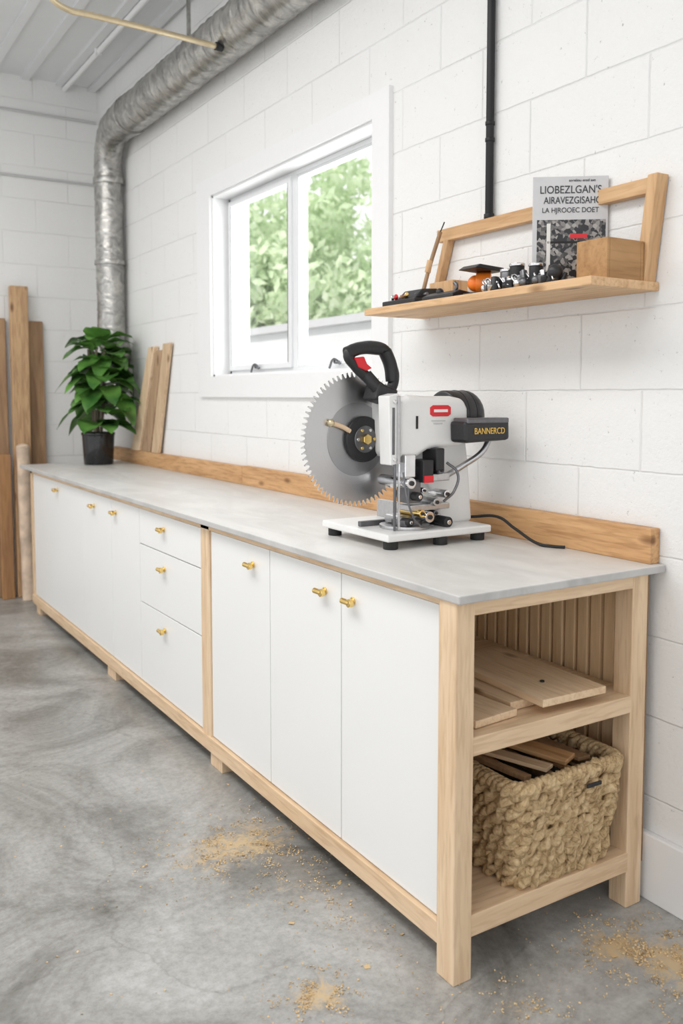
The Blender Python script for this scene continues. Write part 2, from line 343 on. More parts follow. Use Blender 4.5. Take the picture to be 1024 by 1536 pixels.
# ------------------------------------------------------------ duct
M_duct,nt,b=newmat('galvanised_foil_duct')
tc=nt.nodes.new('ShaderNodeTexCoord'); n=nt.nodes.new('ShaderNodeTexNoise'); n.inputs['Scale'].default_value=11; n.inputs['Detail'].default_value=9; n.inputs['Roughness'].default_value=.65; n.inputs['Distortion'].default_value=1.5
lk(nt,tc.outputs['Object'],n.inputs['Vector'])
r=nt.nodes.new('ShaderNodeValToRGB'); e=r.color_ramp.elements; e[0].position=.33; e[0].color=(.27,.265,.26,1); e[1].position=.66; e[1].color=(.60,.585,.55,1)
x_=e.new(.5); x_.color=(.43,.42,.40,1)
lk(nt,n.outputs['Fac'],r.inputs['Fac']); lk(nt,r.outputs['Color'],b.inputs['Base Color']); b.inputs['Metallic'].default_value=.9; b.inputs['Roughness'].default_value=.33
bp=nt.nodes.new('ShaderNodeBump'); bp.inputs['Strength'].default_value=.2; bp.inputs['Distance'].default_value=.01
lk(nt,n.outputs['Fac'],bp.inputs['Height']); lk(nt,bp.outputs['Normal'],b.inputs['Normal'])
def sweep(name,path,rfun,mat,parent,seg=40):
    bm=bmesh.new(); rings=[]; s=0; up=Vector((1,0,0)); prevN=None
    for i,p in enumerate(path):
        p=Vector(p)
        t=(Vector(path[min(i+1,len(path)-1)])-Vector(path[max(i-1,0)])).normalized()
        if prevN is None: prevN=(up-t*up.dot(t)).normalized()
        N=(prevN-t*prevN.dot(t)).normalized(); prevN=N; B=t.cross(N)
        if i: s+=(p-Vector(path[i-1])).length
        ring=[]
        for k in range(seg):
            a=2*math.pi*k/seg; r=rfun(s,a)
            ring.append(bm.verts.new(p+N*math.cos(a)*r+B*math.sin(a)*r))
        rings.append(ring)
    for i in range(len(rings)-1):
        for k in range(seg):
            bm.faces.new((rings[i][k],rings[i][(k+1)%seg],rings[i+1][(k+1)%seg],rings[i+1][k]))
    bmesh.ops.recalc_face_normals(bm,faces=bm.faces)
    return finish(name,bm,mat,parent,smooth=True)
du=empty('ventilation_duct')
DX,DZ,DY,DR=1.782,2.985,5.70,.108
DXV=1.797; DRV=.091
path=[]; y=-2.4
while y<DY-.24: path.append((DX,y,DZ)); y+=.012
for k in range(0,33):
    q_=k/32; a=math.pi/2*q_; path.append((DX+(DXV-DX)*q_,DY-.24+.24*math.sin(a),DZ-.24+.24*math.cos(a)))
z=DZ-.252
while z>1.70: path.append((DXV,DY,z)); z-=.010
for k in range(0,13):
    a=math.pi/2*k/12; path.append((DXV+.10-.10*math.cos(a),DY,1.70-.10*math.sin(a)))
def rf(s,a):
    w_=min(1,max(0,(s-7.55)/.65)); w_=w_*w_*(3-2*w_)
    ph=s/.10+a/(2*math.pi)
    fr=ph-math.floor(ph)
    ridge=.006*math.exp(-((fr-.5)/.06)**2)-.004*math.exp(-((fr-.62)/.05)**2)
    return DR+(DRV-DR)*w_-.003+ridge*(1-.4*w_)+.004*noise.noise(Vector((s*7,math.cos(a)*1.5,math.sin(a)*1.5)))
sweep('duct_tube',path,rf,M_duct,du)
for i,(p0,p1,rr) in enumerate([((DX,5.18,DZ),(DX,5.22,DZ),DR),((DXV,DY,2.72),(DXV,DY,2.68),DRV),((DX,2.9,DZ),(DX,2.94,DZ),DR),((DXV,DY,2.2),(DXV,DY,2.17),DRV)]):
    cyl('collar_%d'%i,p0,p1,rr+.006,M_duct,du,seg=48)
for i in range(3):
    yy=.5+i*1.9
    boxes('strap_%d'%i,[(DX-.008,DX+.008,yy,yy+.016,DZ+DR-.002,ZC)],M_duct,du)
bp_=empty('brass_pipe')
tube('pipe',[(.93,3.75,ZC),(.93,3.75,3.12),(.935,3.75,3.0),(.965,3.75,2.93),(1.03,3.75,2.9),(1.10,3.752,2.9),(1.4,3.76,2.9),(1.70,3.78,2.9)],.0125,M_bpipe,bp_)
cyl('end_fitting',(1.69,3.779,2.9),(1.725,3.78,2.9),.018,M_iron,bp_)
cyl('ceiling_flange',(.93,3.75,ZC-.01),(.93,3.75,ZC),.03,M_bpipe,bp_)
pp=empty('black_wall_pipe')
cyl('pipe',(1.882,2.145,1.89),(1.882,2.145,ZC),.0125,M_iron,pp)
for i,zz in enumerate((2.12,2.17,2.75)): cyl('joint_%d'%i,(1.882,2.145,zz),(1.882,2.145,zz+.012),.0148,M_iron,pp)
cyl('bottom_collar',(1.882,2.145,1.885),(1.882,2.145,1.90),.016,M_iron,pp)

# ------------------------------------------------------------ workbench
wb=empty('workbench_cabinet')
ct=box('countertop',1.215,1.895,1.465,5.76,.88,.90,M_counter,wb,bevel=.003)
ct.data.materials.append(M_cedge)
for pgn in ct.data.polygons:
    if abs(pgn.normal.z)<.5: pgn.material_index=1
FX=1.25
doors=[(1.565,2.003),(2.007,2.423),(2.427,2.875),(3.633,4.018),(4.022,4.478),(4.482,5.55)]
for i,(a,b_) in enumerate(doors): box('door_%d'%i,FX,FX+.02,a,b_,.112,.855,M_door,wb,bevel=.0015)
for i,(a,b_) in enumerate([(.112,.453),(.457,.703),(.707,.855)]): box('drawer_%d'%i,FX,FX+.02,2.957,3.629,a,b_,M_door,wb,bevel=.0015)
box('front_stile',1.243,1.29,2.878,2.953,.05,.88,W['z'],wb)
box('end_stile',1.243,1.29,5.553,5.60,.05,.88,W['z'],wb)
box('top_rail',1.243,1.29,1.55,5.60,.858,.88,W['y'],wb)
box('bottom_rail',1.238,1.28,1.55,5.60,.055,.108,W['y'],wb)
box('leg_near_front',1.222,1.275,1.483,1.545,0,.88,W['z'],wb,bevel=.003)
box('stile_near_front',1.236,1.275,1.547,1.563,.108,.88,WO['z'],wb)
box('leg_near_wall',1.80,1.857,1.487,1.545,0,.88,W['z'],wb,bevel=.003)
for i,(a,b_) in enumerate([(2.80,2.90),(4.0,4.12),(5.46,5.55)]):
    box('foot_%d'%i,1.25,1.31,a,b_,0,.06,W['z'],wb)
    box('foot_rear_%d'%i,1.78,1.84,a,b_,0,.12,W['z'],wb)
box('end_top_rail',1.275,1.80,1.487,1.515,.845,.88,W['x'],wb)
box('end_mid_rail',1.275,1.805,1.487,1.52,.522,.566,W['x'],wb)
box('end_bottom_rail',1.275,1.805,1.487,1.52,.098,.150,W['x'],wb)
for i in range(4):
    box('mid_shelf_slat_%d'%i,1.284,1.845,1.52+i*.19,1.708+i*.19,.54,.564,W['x'],wb)
    box('bottom_shelf_slat_%d'%i,1.284,1.845,1.52+i*.19,1.708+i*.19,.122,.148,W['x'],wb)
box('carcass',1.272,1.86,2.32,5.60,.10,.878,M_door,wb)
box('bay_divider',1.272,1.86,2.30,2.32,.10,.878,W['z'],wb)
box('bay_side_liner',1.272,1.284,1.56,2.30,.15,.86,W['y'],wb)
box('bay_back_panel',1.872,1.878,1.50,2.30,.10,.878,wood('backing_wood',(.40,.25,.13),(.3,.18,.09),'z'),wb)
y=1.50; i=0
while y<2.27:
    box('slat_%d'%i,1.856,1.8735,y,y+.036,.146,.878,WS,wb,bevel=.003); y+=.047; i+=1
xx=1.30
while xx<1.84:
    box('divider_slat_%d'%i,xx,xx+.036,2.284,2.302,.146,.878,WS,wb,bevel=.003); xx+=.047; i+=1
def knob(i,y,z):
    cyl('knob_rose_%d'%i,(FX,y,z),(FX-.004,y,z),.011,M_brass,wb)
    cyl('knob_stem_%d'%i,(FX,y,z),(FX-.020,y,z),.006,M_brass,wb)
    cyl('knob_bar_%d'%i,(FX-.022,y-.016,z),(FX-.022,y+.022,z),.0085,M_brass,wb,seg=8,smooth=False)
    cyl('knob_cap_%d'%i,(FX-.028,y-.016,z),(FX-.015,y-.016,z),.0115,M_brass,wb,seg=8,smooth=False)
for i,(y,z) in enumerate([(2.54,.79),(2.09,.79),(1.945,.79),(3.34,.80),(3.34,.64),(3.34,.39),(3.95,.80),(4.29,.795),(4.98,.81)]): knob(i,y,z)
bs=empty('backsplash_plank')
box('plank_near',1.862,1.898,1.487,3.9,.90,.992,WO['y'],bs,bevel=.003)
box('plank_far',1.862,1.898,3.902,5.95,.90,.987,WO['y'],bs,bevel=.003)

bd=empty('shelf_boards')
box('board_upper',1.51,1.72,1.495,1.89,.588,.607,W['y'],bd,rot=(0,0,math.radians(-2)))
box('board_lower',1.30,1.44,1.53,1.90,.566,.584,W['y'],bd,rot=(0,0,math.radians(5)))
box('board_under',1.46,1.64,1.57,1.95,.566,.587,W['y'],bd,rot=(0,0,math.radians(1)))
cyl('screw_0',(1.60,1.60,.606),(1.60,1.60,.611),.006,M_dark,bd)
cyl('screw_1',(1.35,1.62,.583),(1.35,1.62,.60),.008,M_dsteel,bd)

# basket
M_bask,nt,b=newmat('seagrass_weave')
tc=nt.nodes.new('ShaderNodeTexCoord')
n=nt.nodes.new('ShaderNodeTexNoise'); n.inputs['Scale'].default_value=38; n.inputs['Detail'].default_value=8; n.inputs['Roughness'].default_value=.75; n.inputs['Distortion'].default_value=1.5
lk(nt,tc.outputs['Object'],n.inputs['Vector'])
r=nt.nodes.new('ShaderNodeValToRGB'); e=r.color_ramp.elements; e[0].position=.36; e[0].color=(.24,.14,.06,1); e[1].position=.61; e[1].color=(.84,.64,.38,1)
x_=e.new(.47); x_.color=(.62,.43,.22,1)
lk(nt,n.outputs['Fac'],r.inputs['Fac']); lk(nt,r.outputs['Color'],b.inputs['Base Color']); b.inputs['Roughness'].default_value=.7
bp=nt.nodes.new('ShaderNodeBump'); bp.inputs['Strength'].default_value=1; bp.inputs['Distance'].default_value=.007
lk(nt,n.outputs['Fac'],bp.inputs['Height']); lk(nt,bp.outputs['Normal'],b.inputs['Normal'])
bk=empty('woven_basket',(1.590,1.655,.150))
def rrect(s,hx,hy,rad):
    L=[2*(hy-rad),math.pi/2*rad,2*(hx-rad),math.pi/2*rad]*2
    tot=sum(L); d=s%1*tot
    segs=[((hx,-hy+rad),(0,1),(1,0)),None,((hx-rad,hy),(-1,0),(0,1)),None,((-hx,hy-rad),(0,-1),(-1,0)),None,((-hx+rad,-hy),(1,0),(0,-1)),None]
    cen=[(hx-rad,hy-rad,0),(-hx+rad,hy-rad,90),(-hx+rad,-hy+rad,180),(hx-rad,-hy+rad,270)]
    for k in range(8):
        if d<=L[k] or k==7:
            if k%2==0:
                p,t_,n_=segs[k]; return Vector((p[0]+t_[0]*d,p[1]+t_[1]*d,0)),Vector((*n_,0))
            c=cen[k//2]; a=math.radians(c[2])+d/rad
            return Vector((c[0]+rad*math.cos(a),c[1]+rad*math.sin(a),0)),Vector((math.cos(a),math.sin(a),0))
        d-=L[k]
rows=9; HT=.232
for k in range(rows):
    z=.018+HT*k/(rows-1); fl=.152+.026*k/(rows-1); fy=.146+.020*k/(rows-1)
    N=420; sg=12; nst=17
    for q in range(2):
        bm=bmesh.new(); rings=[]
        for i in range(N):
            s=i/N; p,nr=rrect(s,fl,fy,.03)
            tw=2*math.pi*s*nst+q*math.pi+k*2.3+2.2*noise.noise(Vector((math.cos(6.283*s)*3,k*7.7,math.sin(6.283*s)*3)))
            irr=noise.noise(Vector((math.cos(6.283*s)*6,k*3.1,math.sin(6.283*s)*6+q*9)))
            c=p+nr*(.010*math.cos(tw)+.008*irr)+Vector((0,0,z+.009*math.sin(tw)+.007*noise.noise(Vector((math.cos(6.283*s)*5,k*3,math.sin(6.283*s)*5)))))
            th=.0122*(1+.5*noise.noise(Vector((math.cos(6.283*s)*9,k*2,math.sin(6.283*s)*9+q*7))))
            ring=[]
            for j in range(sg):
                a=2*math.pi*j/sg
                rr=th*(1+.16*math.sin(4*a+tw*1.5)+.2*noise.noise(Vector((s*120,math.cos(a)*2+k*4,math.sin(a)*2))))
                ring.append(bm.verts.new(c+nr*math.cos(a)*rr*.9+Vector((0,0,1))*math.sin(a)*rr*1.18))
            rings.append(ring)
        for i in range(N):
            for j in range(sg):
                bm.faces.new((rings[i][j],rings[(i+1)%N][j],rings[(i+1)%N][(j+1)%sg],rings[i][(j+1)%sg]))
        bmesh.ops.recalc_face_normals(bm,faces=bm.faces)
        finish('weave_row_%d_%d'%(k,q),bm,M_bask,bk,smooth=True)
box('basket_bottom',-.14,.14,-.14,.14,.004,.02,M_bask,bk)
boxes('basket_liner',[(-.150,-.146,-.143,.143,.01,.24),(.146,.150,-.143,.143,.01,.24),(-.15,.15,-.143,-.139,.01,.24),(-.15,.15,.139,.143,.01,.24)],M_bask,bk)
for q in range(3):
    pts=[]
    for i in range(260):
        s=i/260; p,nr=rrect(s,.180,.168,.035); a=2*math.pi*s*26+q*math.pi*2/3
        pts.append(p+nr*.010*math.cos(a)+Vector((0,0,.258+.009*math.sin(a))))
    tube('rim_strand_%d'%q,pts,.0095,M_bask,bk,cyclic=True,res=2)
box('handle_slot',.035,.085,-.191,-.185,.222,.232,M_dark,bk)
for i in range(9):
    m_=[WD,M_dark,WO['z'],M_black][i%4]
    box('offcut_%d'%i,-.125+i*.028,-.107+i*.028,-.12,.13,.03,.235+random.uniform(0,.02),m_,bk,rot=(0,math.radians(random.uniform(-12,4)),math.radians(random.uniform(-4,4))))
box('offcut_top_0',-.10,-.05,-.13,.12,.262,.272,W['y'],bk,rot=(.05,.1,.45))
box('offcut_top_1',-.01,.045,-.12,.12,.262,.274,WO['y'],bk,rot=(.02,-.1,.3))
box('offcut_top_2',-.13,-.10,-.12,.08,.25,.262,WD,bk,rot=(.03,.1,.2))
box('offcut_top_3',.07,.12,-.11,.12,.252,.262,WD,bk,rot=(.03,.1,.15))

# ------------------------------------------------------------ wall shelf
sh=empty('wall_shelf')
WOy=wood('shelf_board_wood',(.76,.51,.29),(.60,.36,.18),'y',grain=.5)
box('shelf_board',1.65,1.898,1.51,2.50,1.60,1.622,WOy,sh,bevel=.002)
box('frame_top_rail',1.868,1.896,1.50,2.39,1.845,1.885,wood('shelf_rail_wood',(.70,.45,.24),(.55,.32,.15),'y'),sh,bevel=.002)
def post(name,yb,yt,w,x0,x1,z0,z1,m):
    bm=bmesh.new(); vs=[]
    for (y,z) in ((yb,z0),(yb+w,z0),(yt+w,z1),(yt,z1)): vs.append((y,z))
    a=[bm.verts.new((x0,y,z)) for y,z in vs]; b_=[bm.verts.new((x1,y,z)) for y,z in vs]
    bm.faces.new(a); bm.faces.new(b_[::-1])
    for i in range(4): bm.faces.new((a[i],b_[i],b_[(i+1)%4],a[(i+1)%4]))
    bmesh.ops.recalc_face_normals(bm,faces=bm.faces)
    return finish(name,bm,m,sh,bevel=.002)
WOs=wood('shelf_post_wood',(.70,.45,.24),(.55,.32,.15),'z')
post('frame_post_near',1.520,1.487,.03,1.852,1.896,1.622,1.887,WOs)
post('frame_post_far',2.41,2.33,.025,1.868,1.896,1.622,1.847,WOs)
bx=empty('wooden_box')
BO=wood('box_wood',(.47,.265,.11),(.35,.18,.065),'x')
bz=1.722
boxes('shell',[(1.715,1.725,1.520,1.620,1.622,bz),(1.838,1.850,1.520,1.620,1.622,bz),(1.725,1.838,1.520,1.530,1.622,bz),(1.725,1.838,1.610,1.620,1.622,bz),(1.725,1.838,1.530,1.610,1.622,1.63)],BO,bx,bevel=.002)

# magazine
mg=empty('magazine',(1.81,1.735,1.622),math.radians(-37))
M_cover=simple('cover_grey',(.62,.62,.63),.35,var=.05,bscale=30)
M_pages=simple('paper',(.8,.79,.76),.7)
box('pages',-.098,.098,.004,.016,0,.298,M_pages,mg)
box('cover',-.10,.10,0,.004,0,.30,M_cover,mg,bevel=.001)
M_photo,nt,b=newmat('cover_photo')
tc=nt.nodes.new('ShaderNodeTexCoord'); n=nt.nodes.new('ShaderNodeTexVoronoi'); n.inputs['Scale'].default_value=110
lk(nt,tc.outputs['Object'],n.inputs['Vector'])
r=nt.nodes.new('ShaderNodeValToRGB'); e=r.color_ramp.elements; e[0].position=.4; e[0].color=(.02,.02,.025,1); e[1].position=1; e[1].color=(.42,.40,.38,1)
sx_=nt.nodes.new('ShaderNodeSeparateColor'); lk(nt,n.outputs['Color'],sx_.inputs[0]); lk(nt,sx_.outputs[0],r.inputs['Fac']); lk(nt,r.outputs['Color'],b.inputs['Base Color']); b.inputs['Roughness'].default_value=.35
box('photo_panel',-.088,.094,-.0012,0,.03,.185,M_photo,mg,bevel=0)
box('photo_bench',-.06,.09,-.002,-.0012,.122,.128,M_dark,mg,bevel=0)
box('photo_post',-.062,-.052,-.002,-.0012,.05,.175,M_pages,mg,bevel=0)
box('photo_red_tool',.0,.045,-.0025,-.0012,.135,.147,M_red,mg,bevel=0)
box('photo_wood',.035,.092,-.0022,-.0012,.085,.12,WD,mg,bevel=0)
R90=(math.pi/2,0,0)
M_ink=simple('dark_ink',(.03,.03,.035),.5)
text('masthead_top','LIOBEZLGAN\'S',.029,M_ink,(.0,-.0008,.264),R90,mg,sx=.86)
text('masthead_mid','AIRAVEZGISAHO',.026,M_ink,(.006,-.0008,.236),R90,mg,sx=.78,ex=.0006)
text('masthead_sub','LA HJROOEC DOET',.019,M_ink,(.0,-.0008,.210),R90,mg,sx=.9)
text('masthead_tiny','soreliou ensd ase',.010,M_ink,(.03,-.0008,.289),R90,mg)

# shelf clutter
tb=empty('tool_tray')
box('tray',1.68,1.79,2.26,2.44,1.622,1.642,M_black,tb,bevel=.004)
for i in range(16):
    yy=random.uniform(2.28,2.42); xx=random.uniform(1.69,1.77)
    cyl('bit_%d'%i,(xx,yy,1.648),(xx+random.uniform(-.03,.015),yy+random.uniform(-.05,.01),1.655),.006,[M_chrome,M_dsteel,WD,M_brass,M_red][i%5],tb)
prism_xz('black_case',[(1.69,1.642),(1.78,1.642),(1.78,1.676),(1.72,1.672)],2.27,2.37,M_black,tb,bevel=.004)
wk=empty('wood_block')
box('block',1.80,1.862,2.22,2.34,1.622,1.70,WOs,wk)
st=empty('marking_stick')
tube('stick',[(1.80,2.395,1.623),(1.82,2.37,1.75),(1.84,2.335,1.87)],.007,WD,st)
tube('tip',[(1.84,2.335,1.87),(1.845,2.32,1.90)],.002,M_dark,st)
cyl('ferrule',(1.818,2.374,1.74),(1.822,2.365,1.78),.010,WOs,st)
pl=empty('hand_plane')
prism_xz('body',[(1.67,1.622),(1.75,1.622),(1.75,1.640),(1.70,1.647),(1.67,1.635)],2.06,2.21,M_black,pl,bevel=.004)
ball('front_knob',(1.71,2.17,1.65),.012,M_black,pl)
tube('tote',[(1.71,2.10,1.640),(1.71,2.09,1.662),(1.71,2.10,1.672)],.006,M_dsteel,pl)
tp=empty('tape_measure')
cyl('case',(1.74,2.035,1.664),(1.77,2.005,1.664),.032,M_orange,tp)
ball('case_face',(1.738,2.037,1.664),.024,M_orange,tp)
prism_xz('grip',[(1.68,1.699),(1.79,1.694),(1.79,1.706),(1.70,1.711)],1.97,2.05,M_black,tp,bevel=.003)
box('base',1.70,1.80,1.96,2.05,1.622,1.634,M_black,tp)
jr=empty('hardware_pile')
for i in range(80):
    yy=random.uniform(1.64,1.93); xx=random.uniform(1.670,1.715); hh=random.uniform(.010,.045)
    k=i%5
    if k<2: cyl('fitting_%d'%i,(xx,yy,1.623),(xx+random.uniform(-.010,.010),yy+random.uniform(-.012,.012),1.625+hh),random.uniform(.005,.013),random.choice([M_chrome,M_dsteel,M_iron,M_black]),jr)
    elif k==2: ball('nut_%d'%i,(xx,yy,1.635),.012,random.choice([M_chrome,M_dsteel,M_black]),jr)
    elif k==3: box('clip_%d'%i,xx-.012,xx+.012,yy-.01,yy+.01,1.623,1.645,random.choice([M_black,M_iron,M_grey]),jr,rot=(0,0,random.random()*3))
    else: tube('wire_%d'%i,[(xx-.01,yy,1.63),(xx,yy+.02,1.66),(xx+.01,yy,1.64)],.003,M_chrome,jr)
for i,(xx,yy,rr,hh) in enumerate([(1.700,1.82,.020,.062),(1.72,1.88,.020,.055),(1.692,1.74,.018,.052),(1.73,1.93,.018,.035)]):
    cyl('jar_%d'%i,(xx,yy,1.622),(xx,yy,1.622+hh),rr,M_dsteel if i%2 else M_iron,jr); cyl('jar_lid_%d'%i,(xx,yy,1.622+hh),(xx,yy,1.63+hh),rr+.002,M_chrome,jr)
ball('black_ball_grip',(1.682,1.66,1.65),.02,M_black,jr); cyl('ball_base',(1.682,1.66,1.622),(1.682,1.66,1.64),.012,M_iron,jr)

# ------------------------------------------------------------ mitre saw
sw=empty('miter_saw')
def SX(u): return 1.468+(u-567)*.00254
def SZ(v): return 1.334-(v-593)*.00205
def SP(lst): return [(SX(u),SZ(v)) for u,v in lst]
box('base_plate',1.40,1.78,2.0,2.36,.924,.946,M_plastic,sw,bevel=.005)
for i,(x,y) in enumerate([(1.43,2.03),(1.75,2.03),(1.43,2.33),(1.75,2.33),(1.60,2.02)]):
    cyl('foot_%d'%i,(x,y,.90),(x,y,.925),.021,M_rubber,sw)
cyl('turntable',(1.53,2.10,.946),(1.53,2.10,.956),.075,M_steel,sw,seg=48)
cyl('turntable_hub',(1.53,2.09,.956),(1.53,2.09,.972),.045,M_dsteel,sw)
box('cut_slot',1.42,1.60,2.17,2.185,.9465,.962,M_dsteel,sw)
prism_xz('fence',[(1.60,.946),(1.62,.946),(1.62,1.0),(1.60,1.0)],2.26,2.35,M_steel,sw,bevel=.002)
prism_xz('column',SP([(600,655),(682,650),(688,700),(694,783),(640,786),(640,748),(622,720),(600,700)]),2.10,2.23,M_plastic,sw,bevel=.012,seg=4)
prism_xz('housing',SP([(568,600),(582,592),(610,594),(645,594),(664,598),(670,612),(672,652),(660,666),(612,670),(590,684),(570,680)]),2.05,2.24,M_plastic,sw,bevel=.018,seg=5)
prism_xz('front_plate',SP([(553,594),(567,590),(569,688),(556,690)]),2.045,2.10,M_plastic,sw,bevel=.004)
box('front_slot',SX(558),SX(561),2.043,2.05,SZ(675),SZ(610),M_dsteel,sw,bevel=0)
box('front_rail',SX(564),SX(568),2.040,2.05,SZ(688),SZ(594),M_steel,sw,bevel=.001)
for i,v in enumerate((602,682)): cyl('plate_screw_%d'%i,(SX(561),2.046,SZ(v)),(SX(561),2.04,SZ(v)),.006,M_chrome,sw)
box('vent_slot',SX(592),SX(594.5),2.047,2.05,SZ(640),SZ(622),M_dark,sw,bevel=0)
prism_xz('badge',SP([(612,610),(616,607),(638,607),(642,610),(642,620),(638,623),(616,623),(612,620)]),2.0475,2.0505,M_red,sw,bevel=.001)
box('badge_band',SX(617),SX(637),2.0465,2.048,SZ(617),SZ(613),M_trim,sw,bevel=0)
box('label_line',SX(614),SX(634),2.0485,2.0505,SZ(630),SZ(628.5),M_grey,sw,bevel=0)
box('label_line_b',SX(617),SX(630),2.0485,2.0505,SZ(634),SZ(632.5),M_grey,sw,bevel=0)
M_motor=simple('motor_black',(.03,.03,.033),.35,bump=.2,bscale=150)
cyl('motor_can',(1.69,2.13,1.272),(1.775,2.13,1.272),.077,M_motor,sw,seg=48,bevel=.006)
ball('motor_cap',(1.775,2.13,1.272),.077,M_motor,sw,s=(.7,1,1))
for i in range(2): cyl('motor_rib_%d'%i,(1.735+i*.03,2.13,1.272),(1.739+i*.03,2.13,1.272),.0782,M_iron,sw,seg=48)
box('battery',1.655,1.825,1.975,2.05,1.198,1.262,M_black,sw,bevel=.010,rot=(0,math.radians(-2),0))
box('battery_ridge',1.66,1.82,1.973,2.04,1.252,1.268,M_dsteel,sw,bevel=.004)
text('battery_lettering','BANNERCD',.026,M_yellow,(1.745,1.9735,1.229),R90,sw,sx=.85)
box('battery_neck',1.67,1.72,2.04,2.09,1.21,1.25,M_black,sw)
tube('lever',[(1.80,2.04,1.20),(1.775,2.04,1.165),(1.72,2.06,1.125),(1.66,2.08,1.09)],.009,M_steel,sw)
hp=[(529,535),(542,527),(563,524),(578,529),(587,548),(591,570),(583,586),(568,580),(552,566),(538,552)]
tube('handle_loop',[(SX(u)-.012,2.14,SZ(v)) for u,v in hp],.016,M_black,sw,cyclic=True)
tube('handle_grip',[(SX(578)-.012,2.14,SZ(530)),(SX(586)-.012,2.14,SZ(550)),(SX(589)-.012,2.14,SZ(572))],.020,M_black,sw)
tube('handle_top',[(SX(526)-.012,2.14,SZ(535)),(SX(545)-.012,2.14,SZ(527)),(SX(572)-.012,2.14,SZ(527))],.019,M_black,sw)
prism_xz('trigger',[(x-.012,z) for x,z in SP([(532,541),(545,539),(549,549),(556,555),(548,559),(538,554)])],2.120,2.160,M_red,sw,bevel=.003)
tube('handle_stem',[(SX(585)-.012,2.14,SZ(582)),(SX(580)-.012,2.14,SZ(596)),(SX(583)-.012,2.14,SZ(606))],.022,M_black,sw)
tube('handle_yoke',[(SX(552)-.012,2.14,SZ(564)),(SX(562)-.012,2.12,SZ(583)),(SX(572)-.012,2.12,SZ(602))],.018,M_black,sw)
box('yoke_block',SX(552),SX(580),2.10,2.17,SZ(604),SZ(580),M_black,sw,bevel=.006,rot=(0,.3,0))
bl=empty('blade_assembly',(1.415,2.185,1.205),math.radians(5)); bl.parent=sw
def blade():
    R_=.198; N=72; bm=bmesh.new(); prof=[]
    for i in range(N):
        a=2*math.pi*i/N; da=2*math.pi/N
        for (fr,rr) in ((0,R_),(.20,R_-.001),(.30,R_-.014),(.62,R_-.016),(.85,R_-.009)):
            prof.append((a+da*fr,rr))
    fr_=[bm.verts.new((r_*math.cos(a),-.0015,r_*math.sin(a))) for a,r_ in prof]
    bk_=[bm.verts.new((r_*math.cos(a),.0015,r_*math.sin(a))) for a,r_ in prof]
    c0=bm.verts.new((0,-.0015,0)); c1=bm.verts.new((0,.0015,0)); n=len(prof)
    for i in range(n):
        j=(i+1)%n; bm.faces.new((fr_[i],fr_[j],c0)); bm.faces.new((bk_[j],bk_[i],c1)); bm.faces.new((fr_[i],bk_[i],bk_[j],fr_[j]))
    bmesh.ops.recalc_face_normals(bm,faces=bm.faces)
    m,nt,b=newmat('blade_steel')
    b.inputs['Base Color'].default_value=(.60,.60,.61,1); b.inputs['Metallic'].default_value=1; b.inputs['Roughness'].default_value=.33
    tc=nt.nodes.new('ShaderNodeTexCoord'); ln=nt.nodes.new('ShaderNodeVectorMath'); ln.operation='LENGTH'; lk(nt,tc.outputs['Object'],ln.inputs[0])
    wv=nt.nodes.new('ShaderNodeTexNoise'); wv.noise_dimensions='1D'; wv.inputs['Scale'].default_value=260; lk(nt,ln.outputs['Value'],wv.inputs['W'])
    bp=nt.nodes.new('ShaderNodeBump'); bp.inputs['Strength'].default_value=.25; bp.inputs['Distance'].default_value=.0008
    lk(nt,wv.outputs['Fac'],bp.inputs['Height']); lk(nt,bp.outputs['Normal'],b.inputs['Normal'])
    return finish('blade_disc',bm,m,bl)
blade()
for i in range(72):
    a=2*math.pi*(i+.1)/72; cx,cz=.194*math.cos(a),.194*math.sin(a)
    o=box('carbide_%d'%i,-.004,.004,-.0025,.0025,-.0018,.0018,M_chrome,bl,bevel=0); o.location=(cx,0,cz); o.rotation_euler=(0,-a,0)
cyl('blade_recess',(0,-.0015,0),(0,-.003,0),.108,simple('blade_inner',(.40,.40,.41),.35,metal=.9),bl,seg=64,bevel=.0008)
cyl('arbor_flange',(.02,-.003,.0),(.02,-.016,.0),.068,M_black,bl,seg=48,bevel=.003)
cyl('arbor_ring',(.02,-.016,0),(.02,-.019,0),.04,M_dsteel,bl,seg=40)
cyl('arbor_bolt',(.02,-.016,0),(.02,-.030,0),.016,M_brass,bl,seg=6,smooth=False)
for i in range(6):
    a=i*math.pi/3; cyl('flange_screw_%d'%i,(.02+.03*math.cos(a),-.018,.03*math.sin(a)),(.02+.03*math.cos(a),-.024,.03*math.sin(a)),.005,M_chrome if i%2 else M_brass,bl)
tube('guard_link',[(-.10,-.010,.05),(-.06,-.012,.038),(-.035,-.014,.025)],.007,W['x'],bl)
ball('guard_link_end',(-.10,-.010,.05),.011,M_bpipe,bl)
for i,(u,r_) in enumerate(((563,.004),(569,.0035))): cyl('guide_rod_%d'%i,(SX(u),2.05,.947),(SX(u),2.05,SZ(600)),r_,M_chrome if i else M_dsteel,sw)
mech=[('cyl',578,715,.016,.10,M_chrome),('cyl',590,735,.013,.06,M_black),('cyl',606,765,.016,.05,M_chrome),('cyl',634,775,.016,.06,M_black),('cyl',618,745,.012,.05,M_steel),('cyl',598,760,.011,.07,M_brass),('cyl',626,700,.011,.06,M_dsteel),('cyl',636,735,.012,.05,M_chrome),('cyl',584,772,.012,.05,M_black),('cyl',604,728,.008,.05,M_chrome),('cyl',622,762,.008,.05,M_dsteel),('cyl',590,692,.008,.05,M_chrome),('cyl',640,712,.007,.05,M_iron),('cyl',612,752,.007,.05,M_chrome)]
